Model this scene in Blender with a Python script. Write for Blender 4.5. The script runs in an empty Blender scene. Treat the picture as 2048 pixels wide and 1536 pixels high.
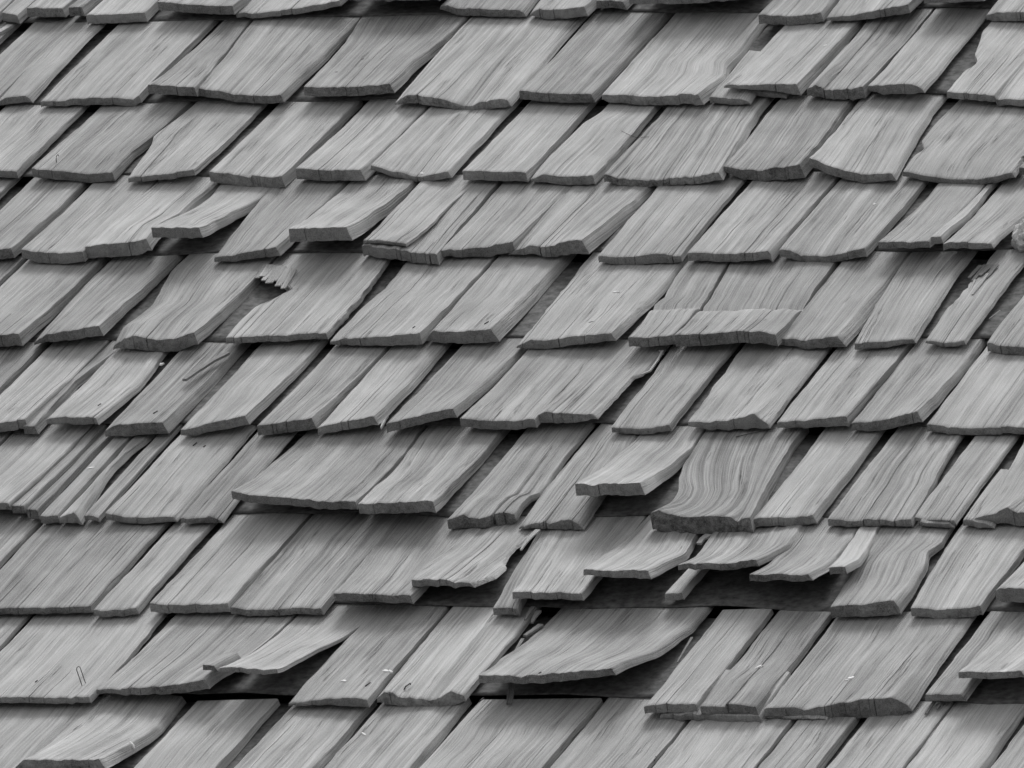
import bpy, math, random
import numpy as np
from mathutils import Matrix, Vector, noise as mnoise

# ------------------------------------------------------------------ frame
SLOPE = math.radians(34.0)          # pitch of the roof
RZ = 5.0                            # height of the middle of the visible roof
F = 19400.0                         # focal length in px of a 2048 px wide frame
SC = 1500.0                         # px per metre at the roof
D = F / SC
U_W = Vector((1, 0, 0))
V_W = Vector((0, math.cos(SLOPE), math.sin(SLOPE)))
N_W = Vector((0, -math.sin(SLOPE), math.cos(SLOPE)))
# camera axes expressed in roof coordinates (u along the courses, v up the slope, n out of the roof)
fw = np.array([-.3727, .8286, -.418]); fw /= np.linalg.norm(fw)
upv = np.array([0, .45, .893]); upv -= fw * upv.dot(fw); upv /= np.linalg.norm(upv)
rt = np.cross(fw, upv)

def to_world(p):
    return U_W * float(p[0]) + V_W * float(p[1]) + N_W * float(p[2]) + Vector((0, 0, RZ))

def dir_world(p):
    return U_W * float(p[0]) + V_W * float(p[1]) + N_W * float(p[2])

sc = bpy.context.scene
COL = sc.collection

# ------------------------------------------------------------------ camera
cam = bpy.data.cameras.new('camera')
cam.sensor_width = 36.0
cam.lens = 36.0 * F / 2048.0
cam.clip_start = 0.5
cam.clip_end = 3000
camo = bpy.data.objects.new('camera', cam)
COL.objects.link(camo)
CAM = -fw * D
R = Matrix((dir_world(rt), dir_world(upv), dir_world(-fw))).transposed()
camo.matrix_world = Matrix.Translation(to_world(CAM)) @ R.to_4x4()
sc.camera = camo

# ------------------------------------------------------------------ sky, sun, exposure
SUN_EL = math.radians(62)
SUN_AZ = math.radians(-16)           # measured from +Y (up the slope) towards +X
world = bpy.data.worlds.new('World')
sc.world = world
world.use_nodes = True
wn = world.node_tree.nodes; wl = world.node_tree.links
bg = wn['Background']
sky = wn.new('ShaderNodeTexSky')
sky.sky_type = 'NISHITA'
sky.sun_disc = False
sky.sun_elevation = SUN_EL
sky.sun_rotation = SUN_AZ
sky.dust_density = 4.0
hsv = wn.new('ShaderNodeHueSaturation')       # a black and white photograph: the daylight is neutral
hsv.inputs['Saturation'].default_value = 0.0
wl.new(sky.outputs[0], hsv.inputs['Color'])
wl.new(hsv.outputs[0], bg.inputs[0])
bg.inputs[1].default_value = 0.13
sun = bpy.data.lights.new('sun', 'SUN')
sun.energy = 1.4
sun.angle = math.radians(20)
sun.color = (1, 1, 1)
suno = bpy.data.objects.new('sun', sun)
COL.objects.link(suno)
sd = Vector((math.cos(SUN_EL) * math.sin(SUN_AZ), math.cos(SUN_EL) * math.cos(SUN_AZ), math.sin(SUN_EL)))
suno.rotation_euler = (-sd).to_track_quat('-Z', 'Y').to_euler()
suno.location = (0, 0, 30)
sc.view_settings.view_transform = 'Standard'
sc.view_settings.look = 'None'
sc.view_settings.exposure = 0.2
sc.view_settings.gamma = 1.0
sc.view_settings.use_curve_mapping = False
sc.cycles.max_bounces = 6

# ------------------------------------------------------------------ pixel -> roof
def ray(x, y):
    return fw * F + rt * (x - 1024.0) - upv * (y - 768.0)

def at(x, y, h=0.0):
    """the roof point (u, v) under the photograph's (x, y) at height h above the roof plane"""
    d = ray(x, y)
    k = (h - CAM[2]) / d[2]
    p = CAM + d * k
    return p[0], p[1]

# ------------------------------------------------------------------ materials
def nodes_of(name):
    m = bpy.data.materials.new(name)
    m.use_nodes = True
    nt = m.node_tree
    b = nt.nodes['Principled BSDF']
    return m, nt, b

def N(nt, typ, **kw):
    n = nt.nodes.new(typ)
    for k, v in kw.items():
        setattr(n, k, v)
    return n

def ramp(nt, src, stops):
    r = N(nt, 'ShaderNodeValToRGB')
    e = r.color_ramp.elements
    while len(e) < len(stops):
        e.new(0.5)
    for i, (p, c) in enumerate(stops):
        e[i].position = p
        e[i].color = (c, c, c, 1)
    nt.links.new(src, r.inputs[0])
    return r.outputs[0]

def scaled(nt, src, s):
    m = N(nt, 'ShaderNodeVectorMath', operation='MULTIPLY')
    nt.links.new(src, m.inputs[0])
    m.inputs[1].default_value = s
    return m.outputs[0]

def noise_tex(nt, vec, scale, detail=4.0, rough=0.55, dist=0.0):
    t = N(nt, 'ShaderNodeTexNoise')
    t.inputs['Scale'].default_value = scale
    t.inputs['Detail'].default_value = detail
    t.inputs['Roughness'].default_value = rough
    t.inputs['Distortion'].default_value = dist
    nt.links.new(vec, t.inputs['Vector'])
    return t.outputs['Fac']

def math_n(nt, op, a, b=None):
    m = N(nt, 'ShaderNodeMath', operation=op)
    for i, s in enumerate((a, b)):
        if s is None:
            continue
        if isinstance(s, (int, float)):
            m.inputs[i].default_value = s
        else:
            nt.links.new(s, m.inputs[i])
    return m.outputs[0]

def wood(name, lo, hi, end=False, fresh=False):
    m, nt, b = nodes_of(name)
    at_ = N(nt, 'ShaderNodeAttribute', attribute_name='grain')
    vec = at_.outputs['Vector']
    # bend the fibres a little
    bend = N(nt, 'ShaderNodeTexNoise')
    bend.inputs['Scale'].default_value = 1.0
    bend.inputs['Detail'].default_value = 2.0
    nt.links.new(scaled(nt, vec, (10, 2.5, 10)), bend.inputs['Vector'])
    off = N(nt, 'ShaderNodeVectorMath', operation='MULTIPLY_ADD')
    nt.links.new(bend.outputs['Color'], off.inputs[0])
    off.inputs[1].default_value = (0.007, 0.0, 0.007)
    nt.links.new(vec, off.inputs[2])
    v2 = off.outputs[0]
    fine = noise_tex(nt, scaled(nt, v2, (640, 4.5, 640)), 1.0, 3.0, 0.6)
    mid = noise_tex(nt, scaled(nt, v2, (150, 1.5, 150)), 1.0, 4.0, 0.6)
    broad = noise_tex(nt, scaled(nt, v2, (34, 1.0, 34)), 1.0, 3.0, 0.5)
    blot = noise_tex(nt, scaled(nt, vec, (16, 9, 16)), 1.0, 4.0, 0.6)
    speck = noise_tex(nt, scaled(nt, vec, (900, 500, 900)), 1.0, 2.0, 0.6)
    a = math_n(nt, 'MULTIPLY', math_n(nt, 'SUBTRACT', fine, 0.5), 1.05)
    fig = N(nt, 'ShaderNodeAttribute', attribute_name='figure').outputs['Fac']
    c = math_n(nt, 'MULTIPLY', math_n(nt, 'SUBTRACT', mid, 0.5), fig)
    d = math_n(nt, 'MULTIPLY', math_n(nt, 'SUBTRACT', broad, 0.5), math_n(nt, 'ADD', math_n(nt, 'MULTIPLY', fig, 0.4), 0.35))
    e = math_n(nt, 'MULTIPLY', math_n(nt, 'SUBTRACT', blot, 0.5), 0.7)
    g = math_n(nt, 'MULTIPLY', math_n(nt, 'SUBTRACT', speck, 0.5), 0.8)
    s = math_n(nt, 'ADD', math_n(nt, 'ADD', a, c), math_n(nt, 'ADD', math_n(nt, 'ADD', d, e), g))
    oi = N(nt, 'ShaderNodeObjectInfo')
    rnd = math_n(nt, 'MULTIPLY', math_n(nt, 'SUBTRACT', oi.outputs['Random'], 0.5), 0.30)
    s = math_n(nt, 'ADD', math_n(nt, 'ADD', s, rnd), 0.5)
    col = ramp(nt, s, [(0.0, lo), (1.0, hi)])
    # hairline checks along the fibres
    chk = noise_tex(nt, scaled(nt, v2, (75, 1.0, 75)), 1.0, 5.0, 0.62)
    band = math_n(nt, 'ABSOLUTE', math_n(nt, 'SUBTRACT', chk, 0.5))
    chkm = ramp(nt, band, [(0.0, 0.0), (0.007, 1.0)])
    where = ramp(nt, noise_tex(nt, scaled(nt, vec, (30, 5, 30)), 1.0, 2.0), [(0.52, 0.0), (0.64, 1.0)])
    chkf = math_n(nt, 'MULTIPLY', math_n(nt, 'SUBTRACT', 1.0, chkm), where)
    if end:
        chkf = math_n(nt, 'MULTIPLY', chkf, 0.5)
    mx = N(nt, 'ShaderNodeMix', data_type='RGBA')
    nt.links.new(math_n(nt, 'MULTIPLY', chkf, 0.42), mx.inputs[0])
    nt.links.new(col, mx.inputs[6])
    mx.inputs[7].default_value = (0.07, 0.07, 0.068, 1)
    nt.links.new(mx.outputs[2], b.inputs['Base Color'])
    b.inputs['Roughness'].default_value = 0.9
    b.inputs['Specular IOR Level'].default_value = 0.15
    hgt = math_n(nt, 'ADD', math_n(nt, 'MULTIPLY', mid, 1.2), math_n(nt, 'MULTIPLY', fine, 0.8))
    hgt = math_n(nt, 'ADD', hgt, math_n(nt, 'MULTIPLY', broad, 1.6))
    hgt = math_n(nt, 'SUBTRACT', hgt, math_n(nt, 'MULTIPLY', chkf, 0.8))
    if end:
        hgt = math_n(nt, 'ADD', hgt, math_n(nt, 'MULTIPLY', speck, 0.8))
    bp = N(nt, 'ShaderNodeBump')
    bp.inputs['Strength'].default_value = 0.85
    bp.inputs['Distance'].default_value = 0.003
    nt.links.new(hgt, bp.inputs['Height'])
    nt.links.new(bp.outputs[0], b.inputs['Normal'])
    return m

M_TOP = wood('weathered_wood', 0.19, 0.64)
M_END = wood('weathered_end_grain', 0.10, 0.50, end=True)
M_TORN = wood('old_torn_wood', 0.10, 0.36)
M_FRESH = wood('freshly_torn_wood', 0.34, 0.66)

def plain(name, c, rough=0.9, scale=60, var=0.3, metallic=0.0):
    m, nt, b = nodes_of(name)
    tc = N(nt, 'ShaderNodeTexCoord')
    n = noise_tex(nt, tc.outputs['Object'], scale, 5.0, 0.6)
    nt.links.new(ramp(nt, n, [(0.3, c * (1 - var)), (0.7, c * (1 + var))]), b.inputs['Base Color'])
    b.inputs['Roughness'].default_value = rough
    b.inputs['Metallic'].default_value = metallic
    b.inputs['Specular IOR Level'].default_value = 0.2
    bp = N(nt, 'ShaderNodeBump')
    bp.inputs['Strength'].default_value = 0.5
    bp.inputs['Distance'].default_value = 0.002
    nt.links.new(n, bp.inputs['Height'])
    nt.links.new(bp.outputs[0], b.inputs['Normal'])
    return m

M_FELT = plain('old_roofing_felt', 0.13, 0.95, 90, 0.5)
M_DECK = plain('old_deck_board', 0.10, 0.9, 40, 0.3)
M_GROUND = plain('dry_grass_ground', 0.13, 1.0, 0.7, 0.4)
M_STEEL = plain('rusted_wire', 0.05, 0.6, 200, 0.3, 0.4)
M_WHITE = plain('dried_white_splash', 0.85, 0.8, 300, 0.1)
M_LUMP = plain('pale_crumbly_stuff', 0.62, 1.0, 220, 0.35)
M_NEEDLE = plain('dry_needle', 0.10, 0.8, 200, 0.3)
M_NEEDLE2 = plain('pale_dry_needle', 0.45, 0.8, 200, 0.2)

# ------------------------------------------------------------------ the place
def mesh_obj(name, verts, faces, mats, parent=None, midx=None, smooth=True, sharp=38):
    me = bpy.data.meshes.new(name)
    me.from_pydata([tuple(map(float, v)) for v in verts], [], faces)
    for m in mats:
        me.materials.append(m)
    if midx is not None:
        me.polygons.foreach_set('material_index', midx)
    if smooth:
        me.polygons.foreach_set('use_smooth', [True] * len(me.polygons))
        me.set_sharp_from_angle(angle=math.radians(sharp))
    me.update()
    o = bpy.data.objects.new(name, me)
    COL.objects.link(o)
    if parent is not None:
        o.parent = parent
    return o

g = 1500.0
ground = mesh_obj('ground', [(-g, -g, 0), (g, -g, 0), (g, g, 0), (-g, g, 0)], [(0, 1, 2, 3)], [M_GROUND])
ground['kind'] = 'structure'

# everything below hangs on the roof: its own axes are u, v, n
roof = bpy.data.objects.new('shake_roof', None)
COL.objects.link(roof)
roof.matrix_world = Matrix.Translation((0, 0, RZ)) @ Matrix((U_W, V_W, N_W)).transposed().to_4x4()
roof['label'] = 'weathered grey wooden shake roof with curled, cupped and split shingles in courses'
roof['category'] = 'roof'
roof['kind'] = 'thing'

def box(name, lo, hi, mat, parent):
    x0, y0, z0 = lo; x1, y1, z1 = hi
    v = [(x0, y0, z0), (x1, y0, z0), (x1, y1, z0), (x0, y1, z0), (x0, y0, z1), (x1, y0, z1), (x1, y1, z1), (x0, y1, z1)]
    f = [(0, 3, 2, 1), (4, 5, 6, 7), (0, 1, 5, 4), (1, 2, 6, 5), (2, 3, 7, 6), (3, 0, 4, 7)]
    return mesh_obj(name, v, f, [mat], parent, smooth=False)

box('roof_deck', (-1.7, -1.75, -0.10), (1.75, 1.55, -0.065), M_DECK, roof)

# ------------------------------------------------------------------ courses
YROW = {-2: -272, -1: -122, 0: 33, 1: 200, 2: 351, 3: 510, 4: 684, 5: 856, 6: 1039, 7: 1221, 8: 1402, 9: 1562, 10: 1765, 11: 1965}
HF = 0.016
CZ = 0.893 * SC

def vrow(row, x=1024):
    return at(x, YROW[row], HF)[1]

def expo(row):
    if row - 1 in YROW:
        return vrow(row - 1) - vrow(row)
    return 0.25

def interp(x, xs, ys):
    return float(np.interp(x, xs, ys))

def fnoise(seed, x, oct=3):
    s, a = 0.0, 1.0
    for k in range(oct):
        s += a * mnoise.noise(Vector((x * 2 ** k, seed * 3.71, k * 5.3)))
        a *= 0.5
    return s

COUNT = [0]
SHINGLES = {}

def shingle(row, pts, t=20, L=None, le=None, re=None, p=1.9, cut=False, cracks=None, bev=None, ncr=None, top=1.25,
            rag=1.0, kink=None, und=1.0, name='shingle', label=None, mat=None, key=None, base=0.0, sc_=1.0, gap=5.0, sk=0.0,
            hump=None, fig=None, gw=None, tight=False):
    """one shake. pts: its butt's upper edge in the photograph, left to right, (x, y[, thickness px]); L: lift of the butt (mm)"""
    COUNT[0] += 1
    seed = COUNT[0]
    rnd = random.Random(seed * 7919 + 13)
    P = [(q[0], q[1], (q[2] if len(q) > 2 else t)) for q in pts]
    E = expo(row)
    def lift(q, i):
        if L is not None:
            if isinstance(L, (tuple, list)):
                return L[0 if i == 0 else 1] / 1000.0
            return L / 1000.0
        dy = YROW[row] - q[1] - 9
        return max(0.0, min(dy, 46.0)) * 0.85 / CZ
    ends = []
    for i in (0, -1):
        q = P[i]
        h = q[2] / CZ + gap / 1000.0 + lift(q, i) + base / 1000.0
        u, v = at(q[0], q[1], h)
        ends.append((u, v, h))
    (u0, v0, h0), (u1, v1, h1) = ends
    us, hs, ts = [u0], [h0], [P[0][2] / CZ]
    for q in P[1:-1]:
        d = ray(q[0], q[1])
        m = (v1 - v0) / (u1 - u0)
        # CAM_v + k d_v = v0 + m (CAM_u + k d_u - u0)
        k = (v0 + m * (CAM[0] - u0) - CAM[1]) / (d[1] - m * d[0])
        pt = CAM + d * k
        us.append(pt[0]); hs.append(pt[2]); ts.append(q[2] / CZ)
    us.append(u1); hs.append(h1); ts.append(P[-1][2] / CZ)
    A = [(u - u0) / (u1 - u0) for u in us]
    W = u1 - u0
    # keep the knots ordered
    for i in range(1, len(A)):
        A[i] = max(A[i], A[i - 1] + 1e-3)
    A = [a / A[-1] for a in A]
    def hb(a): return interp(a, A, hs)
    def tb(a): return interp(a, A, ts)
    def vb(a): return v0 + (v1 - v0) * a
    sb = (0.5 * (v0 + v1) - vrow(row, 0.5 * (P[0][0] + P[-1][0]))) / E
    sb = max(-0.12, min(0.35, sb))
    HB = HF * (1.0 - sb)
    def prof(h, s, pp=p):
        d = h - HB
        q = max(0.0, 1.0 - s / sc_)
        z = HF * (1.0 - s - sb) + d * (q ** (pp if d > 0 else 3.0))
        if kink:
            sk_, dk = kink
            dd = s - sk_
            z -= dk / 1000.0 * (math.exp(dd / 0.05) if dd < 0 else math.exp(-dd / 0.16))
        return z
    def edge(pl, a):
        """u offset along one long edge as a function of s"""
        if not pl:
            return [0.0, 1.0], [0.0, 0.0]
        ss, oo = [0.0], [0.0]
        for (x, y) in pl:
            s = 0.5
            for _ in range(12):
                u, v = at(x, y, prof(hb(a), max(0.0, min(1.2, s))))
                s = 0.5 * s + 0.5 * (v - vb(a)) / E
            if s > ss[-1] + 0.004:
                ss.append(s); oo.append(u - (u0 + W * a))
        return ss, oo
    eL = edge(le, 0.0); eR = edge(re, 1.0)
    # columns
    nb = max(8, min(40, int(W / 0.0042)))
    cols = {round(i / nb, 4): 0.0 for i in range(nb + 1)}
    cols[min(0.02, 0.0016 / W)] = 0.0; cols[max(0.98, 1 - 0.0016 / W)] = 0.0
    for a in A[1:-1]:
        cols[round(a, 4)] = 0.0
    ck = [tuple(c) for c in (cracks or [])]
    if ncr is None:
        ncr = rnd.choice([0, 1, 1, 2, 2, 3]) if W > 0.06 else rnd.choice([0, 0, 1])
    for _ in range(ncr):
        ck.append((rnd.uniform(0.08, 0.92), rnd.uniform(0.12, 1.1), rnd.uniform(2.0, 6.0)))
    crk = []
    for c in ck:
        a_, se, dep = c[:3]
        wid = (c[3] if len(c) > 3 else rnd.uniform(0.3, 0.75)) / 1000.0 / W
        crk.append((a_, se, dep / 1000.0, wid))
        for k in list(cols):
            if abs(k - a_) < wid * 1.6 and 0 < k < 1:
                del cols[k]
        cols[a_ - wid] = 0.0; cols[a_] = 1.0; cols[a_ + wid] = 0.0
    ca = sorted(cols)
    nc = len(ca)
    S = [0.0, 0.007, 0.03, 0.07, 0.12, 0.18, 0.25, 0.33, 0.41, 0.49, 0.57, 0.65, 0.73, 0.81, 0.89, 0.96, 1.04]
    if kink:
        S = sorted(set(S + [kink[0] - 0.04, kink[0] - 0.015, kink[0], kink[0] + 0.02, kink[0] + 0.05]))
    if le or re:
        S = sorted(set(S + [0.15, 0.21, 0.29, 0.37, 0.45, 0.53, 0.61, 0.69, 0.77, 0.85]))
    S = [s for s in S if s < top - 0.1] + [top]
    nr = len(S)
    if bev is None:
        bev = rnd.choice([2, 3, 4, 6, 8])
    bev = bev / SC
    gx, gy = rnd.uniform(-40, 40), rnd.uniform(-40, 40)
    wav = [(rnd.uniform(60, 320), rnd.uniform(0, 6.28), rnd.uniform(0.15, 0.6), rnd.uniform(-3, 3)) for _ in range(4)]
    tw = rnd.uniform(-1, 1) * 0.0012
    skw = (rnd.uniform(-1, 1) * 0.0015 if not (le or re) else 0.0) + sk / SC
    if gw is None:
        am = rnd.uniform(-1, 1) * 0.006
        gw = [(s / 6, am * fnoise(seed + 51, s * 0.45 + 2, 2)) for s in range(8)]
    gws, gwo = [q[0] for q in gw], [q[1] for q in gw]
    def gsh(a, s):
        return interp(s, gws, gwo) * (min(1.0, 0.35 + a * 4) if a < 0.7 else (1 - a) / 0.3)
    top_v, bot_v, gr = [], [], []
    grt, grb = [], []
    for s in S:
        oL = interp(s, *eL); oR = interp(s, *eR)
        sm = min(1.0, s / 0.15)
        for a in ca:
            big = 0.5 * fnoise(seed + 0.3, s * 5 + 9) * 0.0022 * sm
            if cut:
                u = u0 + W * a
                u += oL * (1 - a) ** 4 if oL < 0 else 0.0
                u += oR * a ** 4 if oR > 0 else 0.0
                if oL > 0: u = max(u, u0 + oL + a * 0.0006 + fnoise(seed + 41, s * 22, 3) * 0.003 * sm)
                if oR < 0: u = min(u, u0 + W + oR - (1 - a) * 0.0006 + fnoise(seed + 43, s * 22, 3) * 0.003 * sm)
                u += big
            else:
                u = u0 + W * a + oL * (1 - a) + oR * a + skw * s + big + ((1 - a) * 0.0006 - a * (0.0022 if tight else 0.0010)) * min(1.0, s / 0.35)
            if a == 0.0:
                u += fnoise(seed + 11, s * 9) * 0.0011 * sm
            elif a == 1.0:
                u += fnoise(seed + 17, s * 9) * 0.0011 * sm
            v = vb(a) + s * E * (1.0)
            ragv = (fnoise(seed, a * W * 55, 4) * 0.0026 * rag) * max(0.0, 1 - s / 0.04)
            v += ragv
            z = prof(hb(a), s)
            un = 0.0
            for (k, ph, am, dr) in wav:
                un += math.sin(a * W * k + ph + dr * s) * am
            z += un * 0.0011 * und * (0.35 + 0.65 * min(1, s / 0.1)) * max(0.0, min(1.0, (1.0 - s) / 0.2))
            z += tw * (a - 0.5) * s
            z += mnoise.noise(Vector((a * W * 16, s * 3.2, seed * 1.37))) * (0.0010 + 0.03 * max(0.0, hb(a) - HB)) * max(0.0, min(1.0, (1.0 - s) / 0.3)) * min(1.0, s / 0.08)
            z += fnoise(seed + 5, a * W * 120 + 1.5 * s, 3) * 0.0010 * und * max(0.0, min(1.0, (1.0 - s) / 0.2))
            if hump:
                (ha, hs_, hw, hl, hz) = hump
                z += hz / 1000.0 * math.exp(-((a - ha) / hw) ** 2 - ((s - hs_) / hl) ** 2)
            rd = 0.0008
            if s == 0.0: z -= rd
            if a in (0.0, 1.0): z -= rd
            th = tb(a)
            thick = th * (1 - 0.38 * min(1.0, s))
            zb = z - thick
            vin = 0.0
            if cols[a] == 1.0:
                for (a_, se, dep, wid) in crk:
                    if a_ == a and s < se:
                        q = (1 - s / se) ** 0.5
                        dp = min(dep, thick * 0.8)
                        z -= dp * q
                        if s == 0.0:
                            vin = min(0.006, dep) if (dep > 0.0045 or rnd.random() < 0.3) else 0.001
            top_v.append((u, v + vin, z)); grt.append((gx - gsh(a, s) + (u if cut else W * a), gy + s * E, 0.0))
            ub = u
            if a == 1.0: ub += bev * (1 - 0.35 * min(1, s))
            if a == 0.0: ub -= 0.25 * bev
            bot_v.append((ub, v + vin * 1.0 + fnoise(seed + 23, a * W * 60, 3) * 0.0012, zb)); grb.append((gx - gsh(a, s) + (u if cut else W * a), gy + s * E, thick))
    verts = list(top_v); gr = list(grt)
    nb0 = len(verts)
    verts += bot_v; gr += grb
    faces, mi = [], []
    def T(r, c): return r * nc + c
    def B(r, c): return nb0 + r * nc + c
    for r in range(nr - 1):
        for c in range(nc - 1):
            faces.append((T(r, c), T(r, c + 1), T(r + 1, c + 1), T(r + 1, c))); mi.append(0)
            faces.append((B(r, c), B(r + 1, c), B(r + 1, c + 1), B(r, c + 1))); mi.append(0)
        faces.append((T(r, 0), T(r + 1, 0), B(r + 1, 0), B(r, 0))); mi.append(0)
        faces.append((T(r, nc - 1), B(r, nc - 1), B(r + 1, nc - 1), T(r + 1, nc - 1))); mi.append(0)
    for c in range(nc - 1):
        faces.append((T(nr - 1, c), T(nr - 1, c + 1), B(nr - 1, c + 1), B(nr - 1, c))); mi.append(1)
    # the butt face, in three bands with a rough surface
    rings = [[T(0, c) for c in range(nc)]]
    for f in (0.33, 0.66):
        ring = []
        for c in range(nc):
            a = ca[c]
            pt = [top_v[c][k] * (1 - f) + bot_v[c][k] * f for k in range(3)]
            pt[1] += fnoise(seed + 31 + f, a * W * 90, 3) * 0.0010 - 0.0006
            ring.append(len(verts)); verts.append(tuple(pt))
            gr.append((grt[c][0], grt[c][1], f * tb(a)))
        rings.append(ring)
    rings.append([B(0, c) for c in range(nc)])
    for k in range(3):
        for c in range(nc - 1):
            faces.append((rings[k][c], rings[k + 1][c], rings[k + 1][c + 1], rings[k][c + 1])); mi.append(1)
    # close the two side strips at the butt
    for side in (0, nc - 1):
        ids = [rings[k][side] for k in range(4)]
        faces.append(tuple(ids) if side == nc - 1 else tuple(reversed(ids))); mi.append(0)
    o = mesh_obj(name, verts, faces, [mat or M_TOP, M_END], roof, mi, True, 40)
    atr = o.data.attributes.new('grain', 'FLOAT_VECTOR', 'POINT')
    atr.data.foreach_set('vector', np.array(gr, dtype=np.float32).ravel())
    fg = o.data.attributes.new('figure', 'FLOAT', 'POINT')
    fg.data.foreach_set('value', np.full(len(verts), fig if fig else rnd.uniform(0.45, 1.15), dtype=np.float32))
    if label:
        o['label'] = label
    if key:
        SHINGLES[key] = o
    return o

SPECS = []
def S_(row, pts, **kw):
    SPECS.append((row, pts, kw))
# ---- course 0
S_(0, [(-90, 30), (-4, 27)], t=18)
S_(0, [(3, 25), (34, 30)], t=18)
S_(0, [(53, 15), (124, 16)], t=19)
S_(0, [(137, 14), (163, 14)], t=19)
S_(0, [(172, 29), (228, 27), (290, 24)], t=19)
S_(0, [(315, 2), (381, 9), (465, 11)], t=18, L=14)
S_(0, [(472, 26, 9), (520, 25, 10), (590, 16, 12), (640, 8, 12), (678, 0, 11)], L=(2, 16))
S_(0, [(696, -20), (780, -19), (874, -20)], t=21, L=26)
S_(0, [(880, 12, 6), (896, 9), (916, 18), (940, 16), (1000, 18), (1038, 19), (1046, 24, 8)], t=15)
S_(0, [(1060, 28, 3), (1079, 16), (1100, 19), (1122, 18), (1168, 12)], t=20, bev=6)
S_(0, [(1256, -12), (1380, -12), (1490, -22)], t=20, L=30)
S_(0, [(1192, 0), (1246, 2)], t=16, L=4)
S_(0, [(1516, 29), (1580, 32), (1620, 29), (1642, 24)], t=19)
S_(0, [(1653, 35, 6), (1700, 30, 11), (1741, 23, 15), (1816, 7, 18)], L=(1, 14))
S_(0, [(1845, -15), (1960, -20)], t=22, L=24)
S_(0, [(1972, 30, 9), (1992, 24), (2090, 22)], t=18)
# ---- course 1
S_(1, [(-100, 204), (-12, 204)], t=14)
S_(1, [(-7, 204, 6), (10, 195), (50, 190), (60, 196, 8)], t=14, bev=6)
S_(1, [(81, 202, 11), (120, 202, 10), (124, 201, 11), (142, 197, 13), (178, 195), (228, 195), (266, 198), (278, 190)], t=15, ncr=3)
S_(1, [(295, 168), (340, 171), (391, 174)], t=19, L=12, re=[(498, 46)])
S_(1, [(394, 176), (430, 180), (470, 188), (520, 192), (561, 190)], t=16, L=6, bev=6, le=[(501, 46)])
S_(1, [(607, 173), (700, 174), (779, 167)], t=19, L=(10, 13), le=[(640, 140), (690, 85), (728, 25)], re=[(832, 120), (911, 58)], cracks=[(.62, .5, 3)], label='broad shingle with two small knots', key='knots')
S_(1, [(790, 204, 4), (815, 188, 17), (866, 194, 18), (888, 197, 18), (906, 206, 13), (932, 211, 9), (957, 206, 14), (985, 199, 18), (1008, 195, 18), (1018, 203, 9)], L=2, ncr=3, und=1.8, fig=1.8, label='wide cupped shingle with a notched thick butt')
S_(1, [(1038, 180), (1085, 185), (1127, 187), (1183, 187)], t=18, L=4)
S_(1, [(1204, 190, 9), (1215, 187, 15), (1267, 190, 19), (1300, 194, 17), (1345, 189, 19), (1396, 187, 22)], L=3, le=[(1338, 41)], re=[(1422, 168), (1446, 150), (1450, 125), (1480, 95), (1508, 58)], und=1.8, bev=10, cracks=[(.8, .25, 4)])
S_(1, [(1419, 193), (1480, 197), (1503, 203, 5)], t=12, L=0, ncr=0, top=.6)
S_(1, [(1448, 170, 5), (1500, 169, 9), (1551, 167, 15), (1594, 167, 23)], L=(17, 5), cracks=[(.70, .9, 6)], bev=6)
S_(1, [(1500, 181, 8), (1530, 184, 9), (1568, 190, 5)], L=1, ncr=0, top=.5, base=-2)
S_(1, [(1613, 179, 12), (1631, 169, 24), (1650, 179, 18), (1698, 178, 22), (1725, 171, 24)], L=2, cracks=[(.30, 1.1, 6, .9), (.72, .3, 4)], und=1.8)
S_(1, [(1735, 171, 8), (1765, 169, 19), (1794, 167, 20), (1824, 167, 20), (1846, 179, 6)], L=(9, 9))
S_(1, [(1893, 183), (1928, 185), (1988, 190), (1992, 198), (2048, 198), (2095, 198)], t=13, le=[(1925, 148), (1955, 127), (1950, 108), (1965, 62)], cut=True, L=5, cracks=[(.17, .5, 5), (.3, .6, 4), (.5, 1.1, 6)], label='shingle with its upper left corner broken away')
# ---- course 2
S_(2, [(-130, 338), (-60, 338), (33, 342)], t=14)
S_(2, [(63, 336), (127, 343), (178, 347), (225, 343)], t=18, re=[(268, 300), (310, 268), (371, 211)], cracks=[(.24, .35, 5)], key='c2b')
S_(2, [(256, 356, 8), (279, 352, 10), (330, 348, 11), (386, 339, 12)], le=[(285, 315), (302, 290), (308, 272), (340, 248), (393, 206)], cut=True, L=(2, 8), cracks=[(.2, 1.0, 5, 1.0)])
S_(2, [(418, 343, 20), (455, 347), (500, 354), (504, 350), (530, 353), (550, 354), (563, 350)], t=23, cracks=[(.58, .4, 5)])
S_(2, [(591, 336), (652, 340), (721, 338)], t=22, cracks=[(.35, 1.1, 5)])
S_(2, [(741, 329, 10), (792, 344, 11), (830, 352, 11), (843, 353, 10), (868, 347, 13), (896, 342, 13)], L=(7, 3), cracks=[(.66, 1.1, 5)], ncr=1, key='c2f')
S_(2, [(924, 340), (1000, 343), (1051, 343)], t=19, L=3)
S_(2, [(1061, 358, 4), (1084, 348, 16), (1132, 352, 17), (1185, 350, 18)], L=1, le=[(1110, 300), (1165, 245), (1200, 225)])
S_(2, [(1207, 349, 15), (1244, 357, 14), (1305, 361, 13), (1355, 355, 14), (1396, 352, 15), (1437, 343, 16)], L=(3, 5), ncr=4, und=1.8, re=[(1464, 300), (1514, 222)], key='c2i', fig=1.8, label='wide fluted shingle with a gently sagging butt')
S_(2, [(1447, 331, 12), (1482, 338, 20), (1521, 341, 22), (1553, 334, 25), (1599, 328, 27)], L=(7, 4), und=1.6, le=[(1480, 297), (1538, 222)], re=[(1635, 290), (1682, 222)])
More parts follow.
